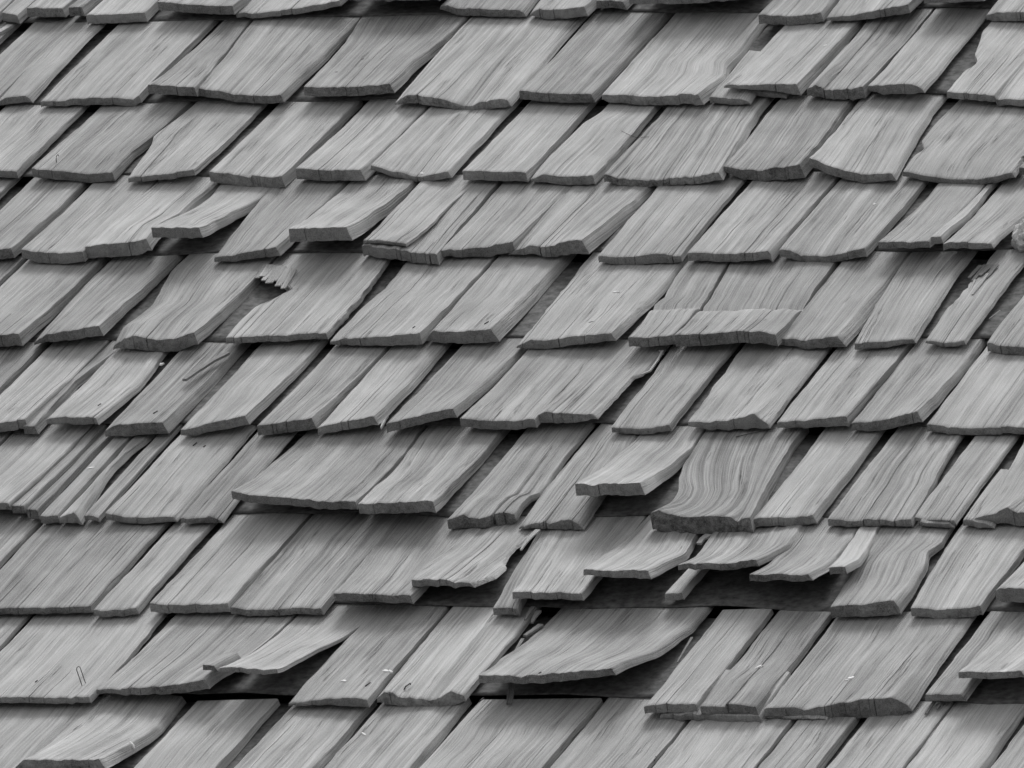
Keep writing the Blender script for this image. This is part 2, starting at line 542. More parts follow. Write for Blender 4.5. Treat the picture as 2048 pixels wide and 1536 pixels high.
S_(2, [(1618, 314, 17), (1639, 324, 18), (1687, 340, 18), (1727, 348, 17), (1784, 346, 14)], L=(17, 4), le=[(1650, 282), (1697, 225)], re=[(1812, 298), (1868, 214)], label='shingle tilted up at its left corner')
S_(2, [(1806, 341, 9), (1848, 350, 11), (1901, 358, 12), (1955, 358, 12), (1995, 351, 12), (2024, 344, 10)], L=(4, 10), le=[(1828, 309), (1851, 298), (1843, 280), (1862, 255), (1912, 206)], re=[(2060, 290), (2110, 220)], cut=True, ncr=0, und=.6, rag=.5, label='smooth dished shingle with a torn left edge')
S_(2, [(2038, 334), (2150, 338)], t=14)
# ---- course 3
S_(3, [(-95, 505), (0, 498), (22, 495)], t=20)
S_(3, [(42, 498, 18), (76, 503, 22), (132, 506, 22), (165, 503, 20)], L=4)
S_(3, [(170, 492, 24), (208, 488, 27), (254, 484, 28), (279, 479, 28), (292, 477, 24)], L=(4, 12), le=[(205, 458), (250, 420), (300, 378)], re=[(318, 448), (358, 428), (385, 400), (421, 372)], bev=8, und=1.4)
S_(3, [(302, 453), (350, 455), (398, 454)], t=21, L=34, le=[(330, 440), (360, 428), (395, 410), (431, 378)], re=[(430, 440), (470, 422), (520, 395), (540, 378)], und=1.4, ncr=0, label='curled half of a split shingle lifted clear of the course')
S_(3, [(428, 514, 9), (470, 508, 13), (520, 500, 16), (551, 492, 18)], L=(1, 8), le=[(478, 450), (536, 380)], bev=8)
S_(3, [(577, 456), (632, 455), (693, 453)], t=27, L=30, le=[(605, 440), (650, 408), (690, 372)], re=[(745, 425), (790, 395), (817, 372)], ncr=0, rag=.7, cracks=[(.27, .08, 5)], label='thick curled shingle with a cracked square butt')
S_(3, [(723, 490), (772, 495), (815, 501), (840, 506), (873, 506)], t=21, L=1, le=[(838, 365)], re=[(905, 470), (940, 430), (995, 368)], cracks=[(.46, .1, 6), (.72, .5, 6), (.9, .9, 6, 1.2)], und=1.7)
S_(3, [(726, 479), (772, 481), (812, 486)], t=6, L=19, le=[(760, 445), (838, 365)], re=[(835, 472), (868, 445), (905, 405), (948, 370)], ncr=2, name='split_layer', bev=0, p=1.2)
S_(3, [(880, 499, 12), (932, 498, 16), (980, 491, 20), (1029, 483, 20)], L=(3, 5))
S_(3, [(1019, 504, 3), (1058, 491, 17), (1086, 493, 19), (1127, 484, 27), (1163, 479, 28)], L=(1, 6), bev=12, cracks=[(.42, .95, 6, 1.3), (.2, .1, 4)], re=[(1225, 432), (1297, 373)], key='c3i', und=1.5)
S_(3, [(1196, 511, 12), (1249, 514, 17), (1287, 510, 18), (1328, 506, 19), (1346, 511, 14), (1361, 512, 10)], L=1, ncr=2, cracks=[(.32, .3, 5), (.9, 1.0, 5, 1.0)])
S_(3, [(1375, 505), (1470, 507), (1500, 504), (1535, 502), (1541, 508)], t=16, cracks=[(.5, 1.1, 4), (.3, .5, 3)], L=1)
S_(3, [(1559, 500, 13), (1580, 500, 17), (1602, 510, 13), (1652, 512, 13), (1693, 504, 15), (1730, 494, 17)], L=(2, 6), und=1.6, rag=.7)
S_(3, [(1756, 483), (1808, 483), (1860, 482)], t=12, L=20)
S_(3, [(1861, 474), (1885, 472)], t=14, L=23, ncr=0, re=[(1902, 455), (1935, 432), (1980, 378)], p=1.4)
S_(3, [(1886, 486, 12), (1928, 484), (1960, 484), (1982, 487, 9)], t=12, L=18, re=[(2015, 458), (2060, 420), (2095, 378)], rag=1.3)
S_(3, [(2052, 502), (2140, 504)], t=16)
# ---- course 4
S_(4, [(-115, 674), (-30, 672), (38, 666)], t=24)
S_(4, [(68, 683, 5), (96, 667, 16), (142, 660, 19), (198, 650, 20)], L=(1, 14), re=[(250, 605), (315, 550), (371, 497)], bev=6)
S_(4, [(226, 694, 5), (249, 676, 20), (269, 671, 28), (292, 677, 25), (315, 680, 24), (355, 675, 26), (388, 663, 24)], L=(2, 6), le=[(256, 649), (280, 630), (305, 609), (343, 538), (396, 490)], hump=(.1, .16, .14, .1, 7), und=1.2, bev=5, label='pale shingle with a rounded hump at its lower left corner')
S_(4, [(452, 675), (520, 672), (576, 669), (652, 665)], t=12, L=4, le=[(478, 645), (508, 616), (550, 597), (585, 580), (556, 562), (540, 530)], re=[(700, 612), (735, 575), (774, 522)], cut=True, cracks=[(.07, .4, 4), (.42, .9, 4)], label='wide shingle with a hole broken through its left edge', key='hole')
S_(4, [(660, 683, 5), (690, 676, 13), (718, 676, 15), (774, 671, 19), (838, 666, 23)], L=(1, 4), cracks=[(.33, 1.1, 5), (.16, .6, 4)], le=[(735, 605), (770, 575), (812, 523)])
S_(4, [(855, 672, 9), (866, 660, 23), (888, 663, 22), (942, 661, 25), (982, 656, 26)], L=(3, 4), bev=14)
S_(4, [(1034, 690, 3), (1061, 679, 17), (1089, 681, 17), (1152, 671, 17), (1223, 665, 15)], L=(1, 9), re=[(1258, 635), (1300, 595), (1356, 532)], le=[(1085, 630), (1140, 560), (1185, 505)], cut=True, cracks=[(.06, 1.1, 5)], bev=8, key='c4g')
S_(4, [(1256, 674), (1287, 674), (1345, 670)], t=18, L=8, le=[(1275, 655), (1292, 632), (1310, 605), (1325, 600), (1350, 556), (1370, 528)], re=[(1378, 638), (1406, 611), (1418, 596), (1455, 528)], kink=(.47, 9), und=.6)
S_(4, [(1348, 669), (1432, 666), (1470, 662), (1516, 662), (1551, 668)], t=23, L=8, le=[(1381, 638), (1409, 611), (1421, 596), (1458, 528)], re=[(1583, 640), (1615, 607), (1632, 575), (1669, 528)], kink=(.46, 10), ncr=4, cracks=[(.25, .1, 5), (.62, .12, 5)], und=.8, label='wide thick shingle broken across its middle')
S_(4, [(1559, 677, 12), (1612, 680, 17), (1674, 672, 21)], L=(2, 4), bev=16, ncr=0)
S_(4, [(1709, 686, 12), (1768, 682, 12), (1826, 677, 8)], L=(2, 3), le=[(1750, 610), (1806, 522)], re=[(1862, 625), (1904, 558), (1935, 520)], ncr=0)
S_(4, [(1851, 680, 5), (1888, 686, 8), (1928, 681, 7)], L=(5, 4), le=[(1880, 638), (1897, 612), (1909, 606), (1925, 585), (1944, 562), (1962, 541)], cut=True, cracks=[(.45, .5, 4)])
S_(4, [(1974, 685), (2008, 690), (2048, 693), (2150, 696)], t=16, ncr=4)
# ---- course 5
S_(5, [(-200, 855), (-75, 850)], t=18)
S_(5, [(-68, 852), (0, 845), (55, 837)], t=18, L=(2, 7), re=[(95, 800), (145, 758), (190, 712)])
S_(5, [(47, 852, 15), (70, 850, 16)], L=1, ncr=0, le=[(85, 810), (130, 770), (200, 706)], re=[(100, 818), (135, 781), (152, 762), (228, 706)])
S_(5, [(93, 838, 9), (114, 833, 13), (152, 835, 14), (175, 832, 15), (193, 836, 12)], L=(8, 10), re=[(235, 805), (278, 770), (325, 708)], cracks=[(.93, .3, 4, 1.2)], ncr=0, key='c5b')
S_(5, [(211, 860, 12), (239, 846, 24), (264, 847, 24), (325, 843, 22)], L=(1, 3), bev=10, ncr=1, key='c5c')
S_(5, [(361, 859, 11), (388, 854, 15), (444, 840, 18), (490, 831, 18)], L=(2, 9), bev=6)
S_(5, [(514, 851, 19), (546, 847, 21), (624, 834, 22)], L=(1, 8), bev=7, cracks=[(.26, .1, 5)])
S_(5, [(635, 854, 15), (678, 845, 16), (746, 832, 17)], L=(1, 9), bev=8)
S_(5, [(772, 847, 17), (843, 829, 17), (906, 816, 17)], L=(4, 17), bev=6)
S_(5, [(919, 836, 15), (957, 840, 17), (1033, 841, 17), (1071, 837, 16)], L=(9, 7), ncr=1)
S_(5, [(1074, 831, 14), (1089, 823, 21), (1142, 826, 18), (1183, 828, 10), (1191, 832, 5)], L=(6, 14), re=[(1218, 804), (1240, 780), (1256, 766), (1262, 755), (1281, 750), (1325, 703)], cut=True, cracks=[(.9, .35, 3)])
S_(5, [(1223, 854, 10), (1269, 857, 11), (1305, 855, 11), (1338, 848, 12)], L=(1, 3), le=[(1256, 809), (1305, 751), (1334, 703)], ncr=1)
S_(5, [(1376, 843, 8), (1419, 843, 15), (1470, 838, 20), (1508, 827, 28), (1519, 836, 20), (1536, 847, 8)], L=(5, 2), le=[(1400, 812), (1420, 786), (1431, 766), (1449, 748), (1475, 706)], und=1.6, cut=True)
S_(5, [(1554, 844, 11), (1607, 840, 14), (1693, 831, 19)], L=(2, 6), ncr=1)
S_(5, [(1703, 845, 14), (1754, 842, 19), (1834, 822, 21)], L=(1, 11), bev=8, ncr=1)
S_(5, [(1853, 848), (1888, 850), (1896, 854), (1955, 856), (2000, 855), (2003, 852), (2048, 854), (2150, 857)], t=13, ncr=5, L=1)
# ---- course 6
S_(6, [(-130, 1004), (-30, 1004), (18, 1006)], t=13, L=13)
S_(6, [(23, 1010), (49, 1010)], t=15, L=8, ncr=1)
S_(6, [(53, 1018), (75, 1020)], t=18, L=1, ncr=1)
S_(6, [(80, 1031), (117, 1030)], t=14, L=0, ncr=0)
S_(6, [(119, 1034, 11), (147, 1024, 20), (158, 1034, 12)], L=1, re=[(196, 974), (225, 935), (256, 905), (292, 878)], bev=7, ncr=1, und=1.6)
S_(6, [(168, 1031), (196, 1034)], t=8, ncr=0, L=2)
S_(6, [(211, 1024, 13), (249, 1033, 11), (287, 1034, 12), (348, 1033, 9)], L=(4, 2), ncr=2)
S_(6, [(361, 1036, 9), (411, 1035, 10), (417, 1031, 14), (443, 1041, 4)], L=1, ncr=1)
S_(6, [(462, 982), (500, 988), (589, 996), (657, 1003), (713, 1002)], t=15, L=(30, 22), le=[(500, 962), (545, 925), (601, 875)], re=[(745, 975), (782, 943), (835, 870)], und=1.2, label='wide shingle curled up over a deep shadow')
S_(6, [(716, 1008, 19), (744, 1006, 20), (866, 1001, 22)], L=(20, 24), le=[(748, 977), (785, 945), (838, 870)], re=[(896, 972), (935, 935), (998, 870)], ncr=0, cracks=[(.2, .06, 4)], label='thick shingle curled up beside the wide curled one')
S_(6, [(894, 1038, 17), (927, 1030, 26), (937, 1036, 19), (957, 1036, 18), (985, 1029, 22), (998, 1024, 25), (1018, 1024, 22), (1029, 1028, 12)], L=1, re=[(1045, 1008), (1062, 992), (1078, 990), (1130, 915), (1190, 842)], cracks=[(.68, .8, 6, 1.1), (.85, .5, 5, 1.0)], und=1.8, ncr=2)
S_(6, [(1038, 1054, 3), (1066, 1046, 9), (1090, 1042, 14), (1099, 1049, 9), (1122, 1040, 18), (1145, 1039, 19), (1160, 1048, 8)], L=0, re=[(1198, 995), (1230, 945), (1269, 875)], bev=8, cracks=[(.45, 1.1, 6, 1.0)], und=2.0, ncr=3)
S_(6, [(1150, 966, 23), (1188, 969, 22), (1198, 967, 22), (1280, 965, 24)], L=44, le=[(1185, 945), (1223, 921), (1274, 874)], re=[(1317, 944), (1350, 922), (1381, 898), (1401, 866)], bev=6, ncr=0, cracks=[(.35, .06, 6)], label='short curled shingle standing high above the course')
S_(6, [(1300, 1027, 30), (1317, 1019, 40), (1340, 1029, 36), (1368, 1034, 32), (1419, 1031, 34), (1462, 1033, 32), (1474, 1041, 22), (1501, 1033, 28)], L=(2, 2), le=[(1322, 1016), (1338, 1007), (1348, 997), (1356, 979), (1357, 954), (1366, 928), (1391, 890), (1409, 862)], re=[(1519, 1000), (1545, 955), (1561, 927), (1594, 874)], und=1.2, ncr=0, cracks=[(.86, .06, 6)], fig=1.5, gw=[(0, 0), (.06, .005), (.14, .009), (.25, .011), (.36, .010), (.49, .006), (.65, 0), (.8, -.005), (.95, -.009), (1.2, -.011)], label='thick cupped shingle with swirling grain and a scooped left edge', rag=.7)
S_(6, [(1505, 1037), (1545, 1034), (1588, 1034), (1626, 1029)], t=16, L=1, ncr=2, cracks=[(.5, .1, 4)])
S_(6, [(1655, 1037, 13), (1690, 1040, 12), (1722, 1043, 9), (1727, 1038, 13), (1754, 1037, 12), (1790, 1042, 9), (1796, 1040, 12), (1822, 1036, 14)], L=0, re=[(1850, 995), (1869, 967), (1876, 945), (1923, 872)], cracks=[(.42, 1.1, 5, .9), (.8, .8, 5)], ncr=2, und=1.7)
S_(6, [(1829, 1032, 6), (1850, 1038, 8), (1908, 1040, 8)], L=4, ncr=2)
S_(6, [(1840, 1043), (1900, 1047)], t=7, L=0, top=.4, ncr=0, name='split_layer', rag=1.6)
S_(6, [(1925, 1040, 11), (1955, 1043, 11), (1984, 1051, 4)], L=0, top=.6, ncr=0)
S_(6, [(1950, 1034, 4), (1982, 1028, 14), (2014, 1016, 32), (2035, 1024, 26), (2150, 1022, 26)], L=(7, 2), le=[(1990, 985), (2030, 915), (2050, 875)], und=1.8, rag=1.4)
# ---- course 7
S_(7, [(-190, 1218), (-84, 1216)], t=13)
S_(7, [(-76, 1217), (0, 1216), (76, 1215), (140, 1213), (183, 1211)], t=12, L=2, cracks=[(.83, 1.1, 4), (.2, .8, 3)], ncr=2)
S_(7, [(187, 1219), (246, 1219), (272, 1214)], t=12, L=1, bev=3, ncr=0, cracks=[(.7, .12, 4)])
S_(7, [(299, 1205, 16), (312, 1208), (381, 1209), (457, 1206)], t=16, L=3, cracks=[(.23, .9, 4), (.57, 1.0, 4)], ncr=0)
S_(7, [(461, 1214), (500, 1218), (579, 1218), (584, 1215), (642, 1215)], t=12, L=1, cracks=[(.65, 1.1, 4)], ncr=1, key='c7d')
S_(7, [(667, 1185), (729, 1187), (821, 1190)], t=15, L=(19, 15), le=[(700, 1150), (745, 1095), (782, 1047)], re=[(835, 1178), (870, 1140), (945, 1050)], ncr=2)
S_(7, [(823, 1157, 13), (868, 1158, 13), (905, 1161, 11), (943, 1167, 6)], L=(24, 24), le=[(840, 1140), (875, 1110), (935, 1052)], re=[(985, 1152), (1008, 1132), (1004, 1124), (1022, 1098), (1048, 1080), (1076, 1056)], cut=True, rag=1.5, und=1.5, label='broken shingle with a torn pale corner')
S_(7, [(985, 1215), (1036, 1214)], t=13, L=1, le=[(1020, 1150), (1079, 1057)], re=[(1060, 1165), (1120, 1057)], ncr=1)
S_(7, [(1024, 1182), (1061, 1183), (1100, 1184), (1163, 1186)], t=13, L=20, le=[(1048, 1150), (1085, 1085), (1100, 1057)], re=[(1190, 1155), (1230, 1105), (1270, 1057)], cracks=[(.27, .5, 5)])
S_(7, [(1166, 1138, 11), (1203, 1140, 11), (1264, 1139, 15), (1296, 1139, 16)], L=40, le=[(1195, 1118), (1235, 1090), (1275, 1055)], re=[(1335, 1122), (1368, 1106), (1394, 1066)], ncr=0, und=1.3, fig=1.3, gw=[(0, 0), (.2, .004), (.5, .003), (1, -.003)], label='thin shingle curled up over a dark hollow')
S_(7, [(1329, 1186), (1363, 1185)], t=13, L=6, ncr=0)
S_(7, [(1356, 1127, 10), (1396, 1126, 11), (1444, 1126, 12), (1482, 1122, 13), (1512, 1118, 12)], L=36, le=[(1389, 1112), (1421, 1068)], re=[(1545, 1105), (1575, 1090), (1600, 1057)], ncr=1)
S_(7, [(1499, 1147), (1567, 1148), (1616, 1148)], t=12, L=34, le=[(1532, 1132), (1570, 1098), (1600, 1055)], re=[(1644, 1136), (1665, 1118), (1714, 1058)], und=1.6, ncr=1)
S_(7, [(1658, 1134), (1690, 1132)], t=13, L=30, ncr=0, le=[(1675, 1117), (1714, 1060)], re=[(1718, 1118), (1757, 1055)], mat=M_FRESH)
S_(7, [(1661, 1212, 21), (1722, 1209, 22), (1768, 1201, 27), (1788, 1201, 26), (1797, 1212, 14)], L=(2, 3), le=[(1690, 1168), (1722, 1118), (1760, 1055)], re=[(1830, 1170), (1853, 1128), (1857, 1104), (1884, 1085), (1901, 1055)], ncr=0, und=.9, fig=1.1, gw=[(0, 0), (.3, .001), (.55, -.006), (.75, -.003), (1.1, 0.002)], label='smooth shingle with a deep bite in its right edge')
S_(7, [(1822, 1214, 15), (1875, 1219, 17), (1917, 1217, 17), (1960, 1211, 17)], L=1, le=[(1856, 1152), (1920, 1051)], ncr=0, und=.7)
S_(7, [(1991, 1180, 16), (2000, 1175, 26), (2048, 1176), (2150, 1178)], t=27, L=14)
# ---- course 8
S_(8, [(-190, 1398), (-96, 1396)], t=12)
S_(8, [(-88, 1394), (0, 1394), (61, 1393), (142, 1396), (150, 1393), (178, 1394)], t=11, L=4, re=[(210, 1366), (239, 1337), (322, 1236)], cracks=[(.33, 1.1, 3), (.55, .4, 3)], ncr=1, key='c8a')
S_(8, [(192, 1377, 8), (239, 1379, 9), (244, 1375, 13), (279, 1376, 13), (356, 1368, 17), (411, 1357, 18)], L=(10, 20), le=[(254, 1322), (340, 1239)], re=[(440, 1340), (500, 1309), (584, 1236)], bev=5, ncr=1, cracks=[(.3, .6, 3, 1.0)])
S_(8, [(437, 1336, 8), (462, 1333, 9), (520, 1337, 9), (553, 1338, 8)], L=42, le=[(500, 1308), (545, 1275), (588, 1236)], re=[(600, 1318), (642, 1296), (723, 1251), (754, 1220)], ncr=1, p=1.7, bev=0, label='thin sliver shingle curled up high over its neighbours')
S_(8, [(405, 1328), (428, 1331)], t=10, L=40, ncr=0, top=.35, le=[(430, 1315)], re=[(455, 1318)])
S_(8, [(576, 1407, 4), (640, 1399, 10), (703, 1394, 17), (734, 1398, 14)], L=(1, 3), le=[(642, 1332), (754, 1216)], cracks=[(.3, .9, 3)], ncr=0, key='c8d')
S_(8, [(754, 1397, 6), (767, 1383, 22), (784, 1385, 24), (797, 1393, 18), (861, 1401, 13), (880, 1393, 19), (901, 1383, 27), (928, 1391, 10)], L=(1, 1), re=[(952, 1362), (985, 1325), (1035, 1270), (1075, 1215)], und=1.8, key='c8e', fig=1.8, label='fluted shingle with a scooped butt')
S_(8, [(957, 1349, 15), (1020, 1351, 14), (1041, 1354, 12), (1051, 1350, 15), (1084, 1348, 16), (1163, 1342, 15), (1224, 1337, 12)], L=(28, 40), le=[(1000, 1317), (1035, 1295), (1069, 1268), (1122, 1216)], re=[(1247, 1329), (1270, 1321), (1317, 1300), (1345, 1282), (1381, 1255), (1427, 1204)], p=1.7, cracks=[(.36, .55, 4, .9)], ncr=0, und=1.2, label='broad shingle curled up like a wing over a dark hollow')
S_(8, [(1287, 1412, 13), (1333, 1406, 16), (1391, 1408, 15)], L=4, ncr=1, cracks=[(.45, 1.1, 5)], base=2)
S_(8, [(1401, 1410, 15), (1449, 1413, 12), (1452, 1407, 17), (1512, 1412, 15)], L=5, ncr=1, cracks=[(.5, 1.1, 4)], base=2, key='c8g')
S_(8, [(1320, 1430, 7), (1370, 1426, 11), (1420, 1429, 13), (1519, 1432, 12)], L=0, top=.5, ncr=2, name='split_layer', rag=1.5, base=-3)
S_(8, [(1528, 1415, 14), (1564, 1415, 17), (1591, 1413, 19), (1607, 1419, 16), (1650, 1412, 24), (1687, 1405, 30), (1727, 1397, 35), (1784, 1395, 34), (1796, 1400, 30), (1817, 1412, 8)], L=(4, 2), ncr=2, cracks=[(.42, .12, 6), (.56, .12, 6), (.66, .12, 6), (.77, .7, 6), (.15, .9, 4)], und=1.3, key='c8h', label='wide shingle with a thick cracked crescent butt')
S_(8, [(1528, 1432, 5), (1560, 1432, 5), (1650, 1437, 2)], L=0, top=.3, ncr=0, name='split_layer', base=-2)
S_(8, [(1851, 1388), (1923, 1388)], t=12, L=5, ncr=0, rag=.5)
S_(8, [(1917, 1342), (1971, 1344), (2042, 1341)], t=12, L=38, ncr=0, le=[(1950, 1315), (2000, 1262), (2020, 1238)], re=[(2085, 1318), (2120, 1290), (2160, 1240)], rag=.7, cracks=[(.43, .06, 5)])
S_(8, [(2085, 1385), (2200, 1388)], t=15)
# ---- course 9 (its butts lie just below the frame)
S_(9, [(-150, 1560), (66, 1558)], t=16, ncr=1)
S_(9, [(30, 1534, 4), (48, 1518, 17), (120, 1519, 17), (198, 1518, 19)], L=(16, 24), le=[(102, 1486), (137, 1458), (183, 1413)], re=[(232, 1502), (269, 1484), (317, 1453), (356, 1402)], bev=10, ncr=1, und=1.5, label='curled shingle with a white streak on its edge', key='c9b')
S_(9, [(238, 1566), (405, 1562)], t=18, ncr=0)
S_(9, [(442, 1562), (602, 1560)], t=20)
S_(9, [(624, 1562), (796, 1560)], t=18, und=1.4, key='c9e')
S_(9, [(812, 1564), (1060, 1562)], t=19, ncr=4)
S_(9, [(1078, 1562), (1272, 1562)], t=18, und=1.7)
S_(9, [(1280, 1562), (1488, 1562)], t=16)
S_(9, [(1494, 1562), (1610, 1562)], t=18, ncr=2)
S_(9, [(1626, 1566), (1786, 1560)], t=20, und=1.4)
S_(9, [(1790, 1562), (1940, 1560)], t=18, ncr=0)
S_(9, [(1960, 1562), (2120, 1562)], t=18)

# ---- the roof goes on beyond the picture
def fill(row, x0, x1, seed):
    r = random.Random(seed)
    x = x0
    while x < x1 - 60:
        w = r.uniform(95, 215)
        if x + w > x1 - 50:
            w = x1 - x - 8
        y = YROW[row] + r.uniform(-8, 2)
        S_(row, [(x, y), (x + w * .5, y + r.uniform(-3, 5)), (x + w - 9, y - r.uniform(0, 6))], t=r.uniform(14, 22),
           L=r.choice([1, 1, 2, 4, 14]), bev=3)
        x += w
LEFT = {0: -95, 1: -106, 2: -136, 3: -100, 4: -122, 5: -206, 6: -136, 7: -196, 8: -196, 9: -156}
RIGHT = {0: 2098, 1: 2104, 2: 2160, 3: 2150, 4: 2160, 5: 2160, 6: 2160, 7: 2160, 8: 2210, 9: 2130}
for row in range(0, 10):
    fill(row, -640, LEFT[row], 100 + row)
    fill(row, RIGHT[row], 2660, 200 + row)
for row in (-2, -1, 10):
    fill(row, -640, 2660, 300 + row)

# build them; where two neighbours meet closely, keep a narrow seam between them
for i, (row, pts, kw) in enumerate(SPECS):
    xe, ye = pts[-1][0], pts[-1][1]
    near = [q[1][0][0] - xe for j, q in enumerate(SPECS) if j != i and q[0] == row and -14 < q[1][0][0] - xe < 9 and abs(q[1][0][1] - ye) < 24 and kw.get('name') is None and q[2].get('name') is None]
    if near:
        gp = min(near)
        kw = dict(kw); kw['tight'] = True
        kw['bev'] = min(kw.get('bev') if kw.get('bev') is not None else 2, 2)
        if gp < 6:
            pts = list(pts); lp = pts[-1]
            pts[-1] = (lp[0] - (6 - max(gp, -2)) * 0.55,) + tuple(lp[1:])
            if pts[-1][0] <= pts[-2][0] + 1:
                pts[-1] = (pts[-2][0] + 1.5,) + tuple(lp[1:])
    shingle(row, pts, **kw)


# ------------------------------------------------------------------ old felt between the courses
def felt(row):
    v0 = vrow(row) + 0.046
    E = expo(row)
    n = 150
    verts, faces = [], []
    S = [0.0, 0.05, 0.25, 0.5, 0.8, 1.0]
    for r, s in enumerate(S):
        for i in range(n + 1):
            u = -1.66 + 3.36 * i / n
            v = v0 + s * E + (fnoise(row + 60, u * 7, 3) * 0.011 if r == 0 else 0)
            z = -HF * (s + 0.18) + 0.0020 + fnoise(row + 70, u * 14 + s * 2, 2) * 0.0006
            verts.append((u, v, z))
    for r in range(len(S) - 1):
        for i in range(n):
            a = r * (n + 1) + i
            faces.append((a, a + 1, a + n + 2, a + n + 1))
    o = mesh_obj('felt_strip', verts, faces, [M_FELT], roof, None, True, 60)
    md = o.modifiers.new('thickness', 'SOLIDIFY'); md.thickness = 0.0015; md.offset = -1
    return o
for row in sorted(YROW):
    felt(row)

# ------------------------------------------------------------------ small things, set on the surfaces they lie on
from mathutils.bvhtree import BVHTree
_bv, _bp, _own = [], [], []
for o in list(roof.children):
    if o.type != 'MESH' or o.name.startswith(('felt', 'roof_deck')):
        continue
    k0 = len(_bv)
    _bv += [v.co.copy() for v in o.data.vertices]
    for pgn in o.data.polygons:
        _bp.append([k0 + i for i in pgn.vertices]); _own.append(o)
TREE = BVHTree.FromPolygons(_bv, _bp)

def hit(x, y):
    """the shingle surface seen at the photograph's (x, y): point, normal, shingle"""
    d = ray(x, y)
    loc, nor, idx, dist = TREE.ray_cast(Vector(CAM), Vector(d).normalized(), 60.0)
    if loc is None:
        u, v = at(x, y, 0.0)
        return Vector((u, v, 0.0)), Vector((0, 0, 1)), roof
    if nor.dot(Vector(d)) > 0:
        nor = -nor
    return loc, nor, _own[idx]

def above(x, y, h):
    u, v = at(x, y, h)
    return Vector((u, v, h))

def blob(name, x, y, w, l, ang, mat, thick=0.0006, seed=1, n=14):
    """a small irregular flake stuck on a shingle; w, l in photograph px, ang turned in the roof plane"""
    p, nor, own = hit(x, y)
    r = random.Random(seed)
    t1 = Vector((math.cos(ang), math.sin(ang), 0)); t1 = (t1 - nor * t1.dot(nor)).normalized()
    t2 = nor.cross(t1)
    ring = []
    for i in range(n):
        a = 2 * math.pi * i / n
        k = r.uniform(0.65, 1.15)
        ring.append(t1 * (math.cos(a) * l * 0.5 / SC * k) + t2 * (math.sin(a) * w * 0.5 / SC * k))
    vs = [p + q - nor * 0.0012 for q in ring] + [p + q * 0.8 + nor * thick for q in ring] + [p + nor * thick * 1.5]
    fs = [(i, (i + 1) % n, n + (i + 1) % n, n + i) for i in range(n)] + [(n + i, n + (i + 1) % n, 2 * n) for i in range(n)]
    return mesh_obj(name, vs, fs, [mat], own, None, True, 60)

def tube(name, path, rad, mat, parent, n=6, label=None, cat=None):
    pts = [Vector(p) for p in path]
    vs, fs = [], []
    for i, p in enumerate(pts):
        d = (pts[min(i + 1, len(pts) - 1)] - pts[max(i - 1, 0)]).normalized()
        s = d.cross(Vector((0.31, 0.2, 0.93))).normalized(); q = d.cross(s)
        rr = rad[i] if isinstance(rad, (list, tuple)) else rad
        for k in range(n):
            a = 2 * math.pi * k / n
            vs.append(p + s * math.cos(a) * rr + q * math.sin(a) * rr)
    for i in range(len(pts) - 1):
        for k in range(n):
            a = i * n + k; b_ = i * n + (k + 1) % n
            fs.append((a, b_, b_ + n, a + n))
    fs.append(tuple(range(n))[::-1]); fs.append(tuple(len(vs) - n + k for k in range(n)))
    o = mesh_obj(name, vs, fs, [mat], parent, None, True, 50)
    if label:
        o['label'] = label
    if cat:
        o['category'] = cat
    return o

def splinter(path, w, th, mat, parent=None, w2=None, seed=3):
    """a torn strip of wood: path of (x, y, height mm), width in px"""
    pts = [above(x, y, h / 1000.0) for (x, y, h) in path]
    # refine
    P = []
    for i in range(len(pts) - 1):
        for k in range(4):
            P.append(pts[i].lerp(pts[i + 1], k / 4))
    P.append(pts[-1])
    r = random.Random(seed)
    own = parent or hit(path[0][0], path[0][1])[2]
    vs, fs, gr = [], [], []
    m = len(P)
    for i, p in enumerate(P):
        d = (P[min(i + 1, m - 1)] - P[max(i - 1, 0)]).normalized()
        side = d.cross(Vector((0, 0, 1))).normalized()
        nn = side.cross(d)
        f = i / (m - 1)
        ww = (w * (1 - f) + (w if w2 is None else w2) * f) * 0.5 / SC * r.uniform(0.85, 1.12)
        tt = th / 1000.0 * 0.5
        for (a, c) in ((-1, -1), (1, -1), (1, 1), (-1, 1)):
            vs.append(p + side * a * ww + nn * c * tt)
            gr.append((seed * 3.3 + a * ww, seed * 1.7 + f * 0.06, c * tt))
    for i in range(m - 1):
        for k in range(4):
            a = i * 4 + k; b_ = i * 4 + (k + 1) % 4
            fs.append((a, b_, b_ + 4, a + 4))
    fs.append((3, 2, 1, 0)); fs.append(tuple(len(vs) - 4 + k for k in range(4)))
    o = mesh_obj('splinter', vs, fs, [mat], own, None, True, 40)
    atr = o.data.attributes.new('grain', 'FLOAT_VECTOR', 'POINT')
    atr.data.foreach_set('vector', np.array(gr, dtype=np.float32).ravel())
    fg = o.data.attributes.new('figure', 'FLOAT', 'POINT')
    fg.data.foreach_set('value', np.full(len(vs), 0.8, dtype=np.float32))
    return o

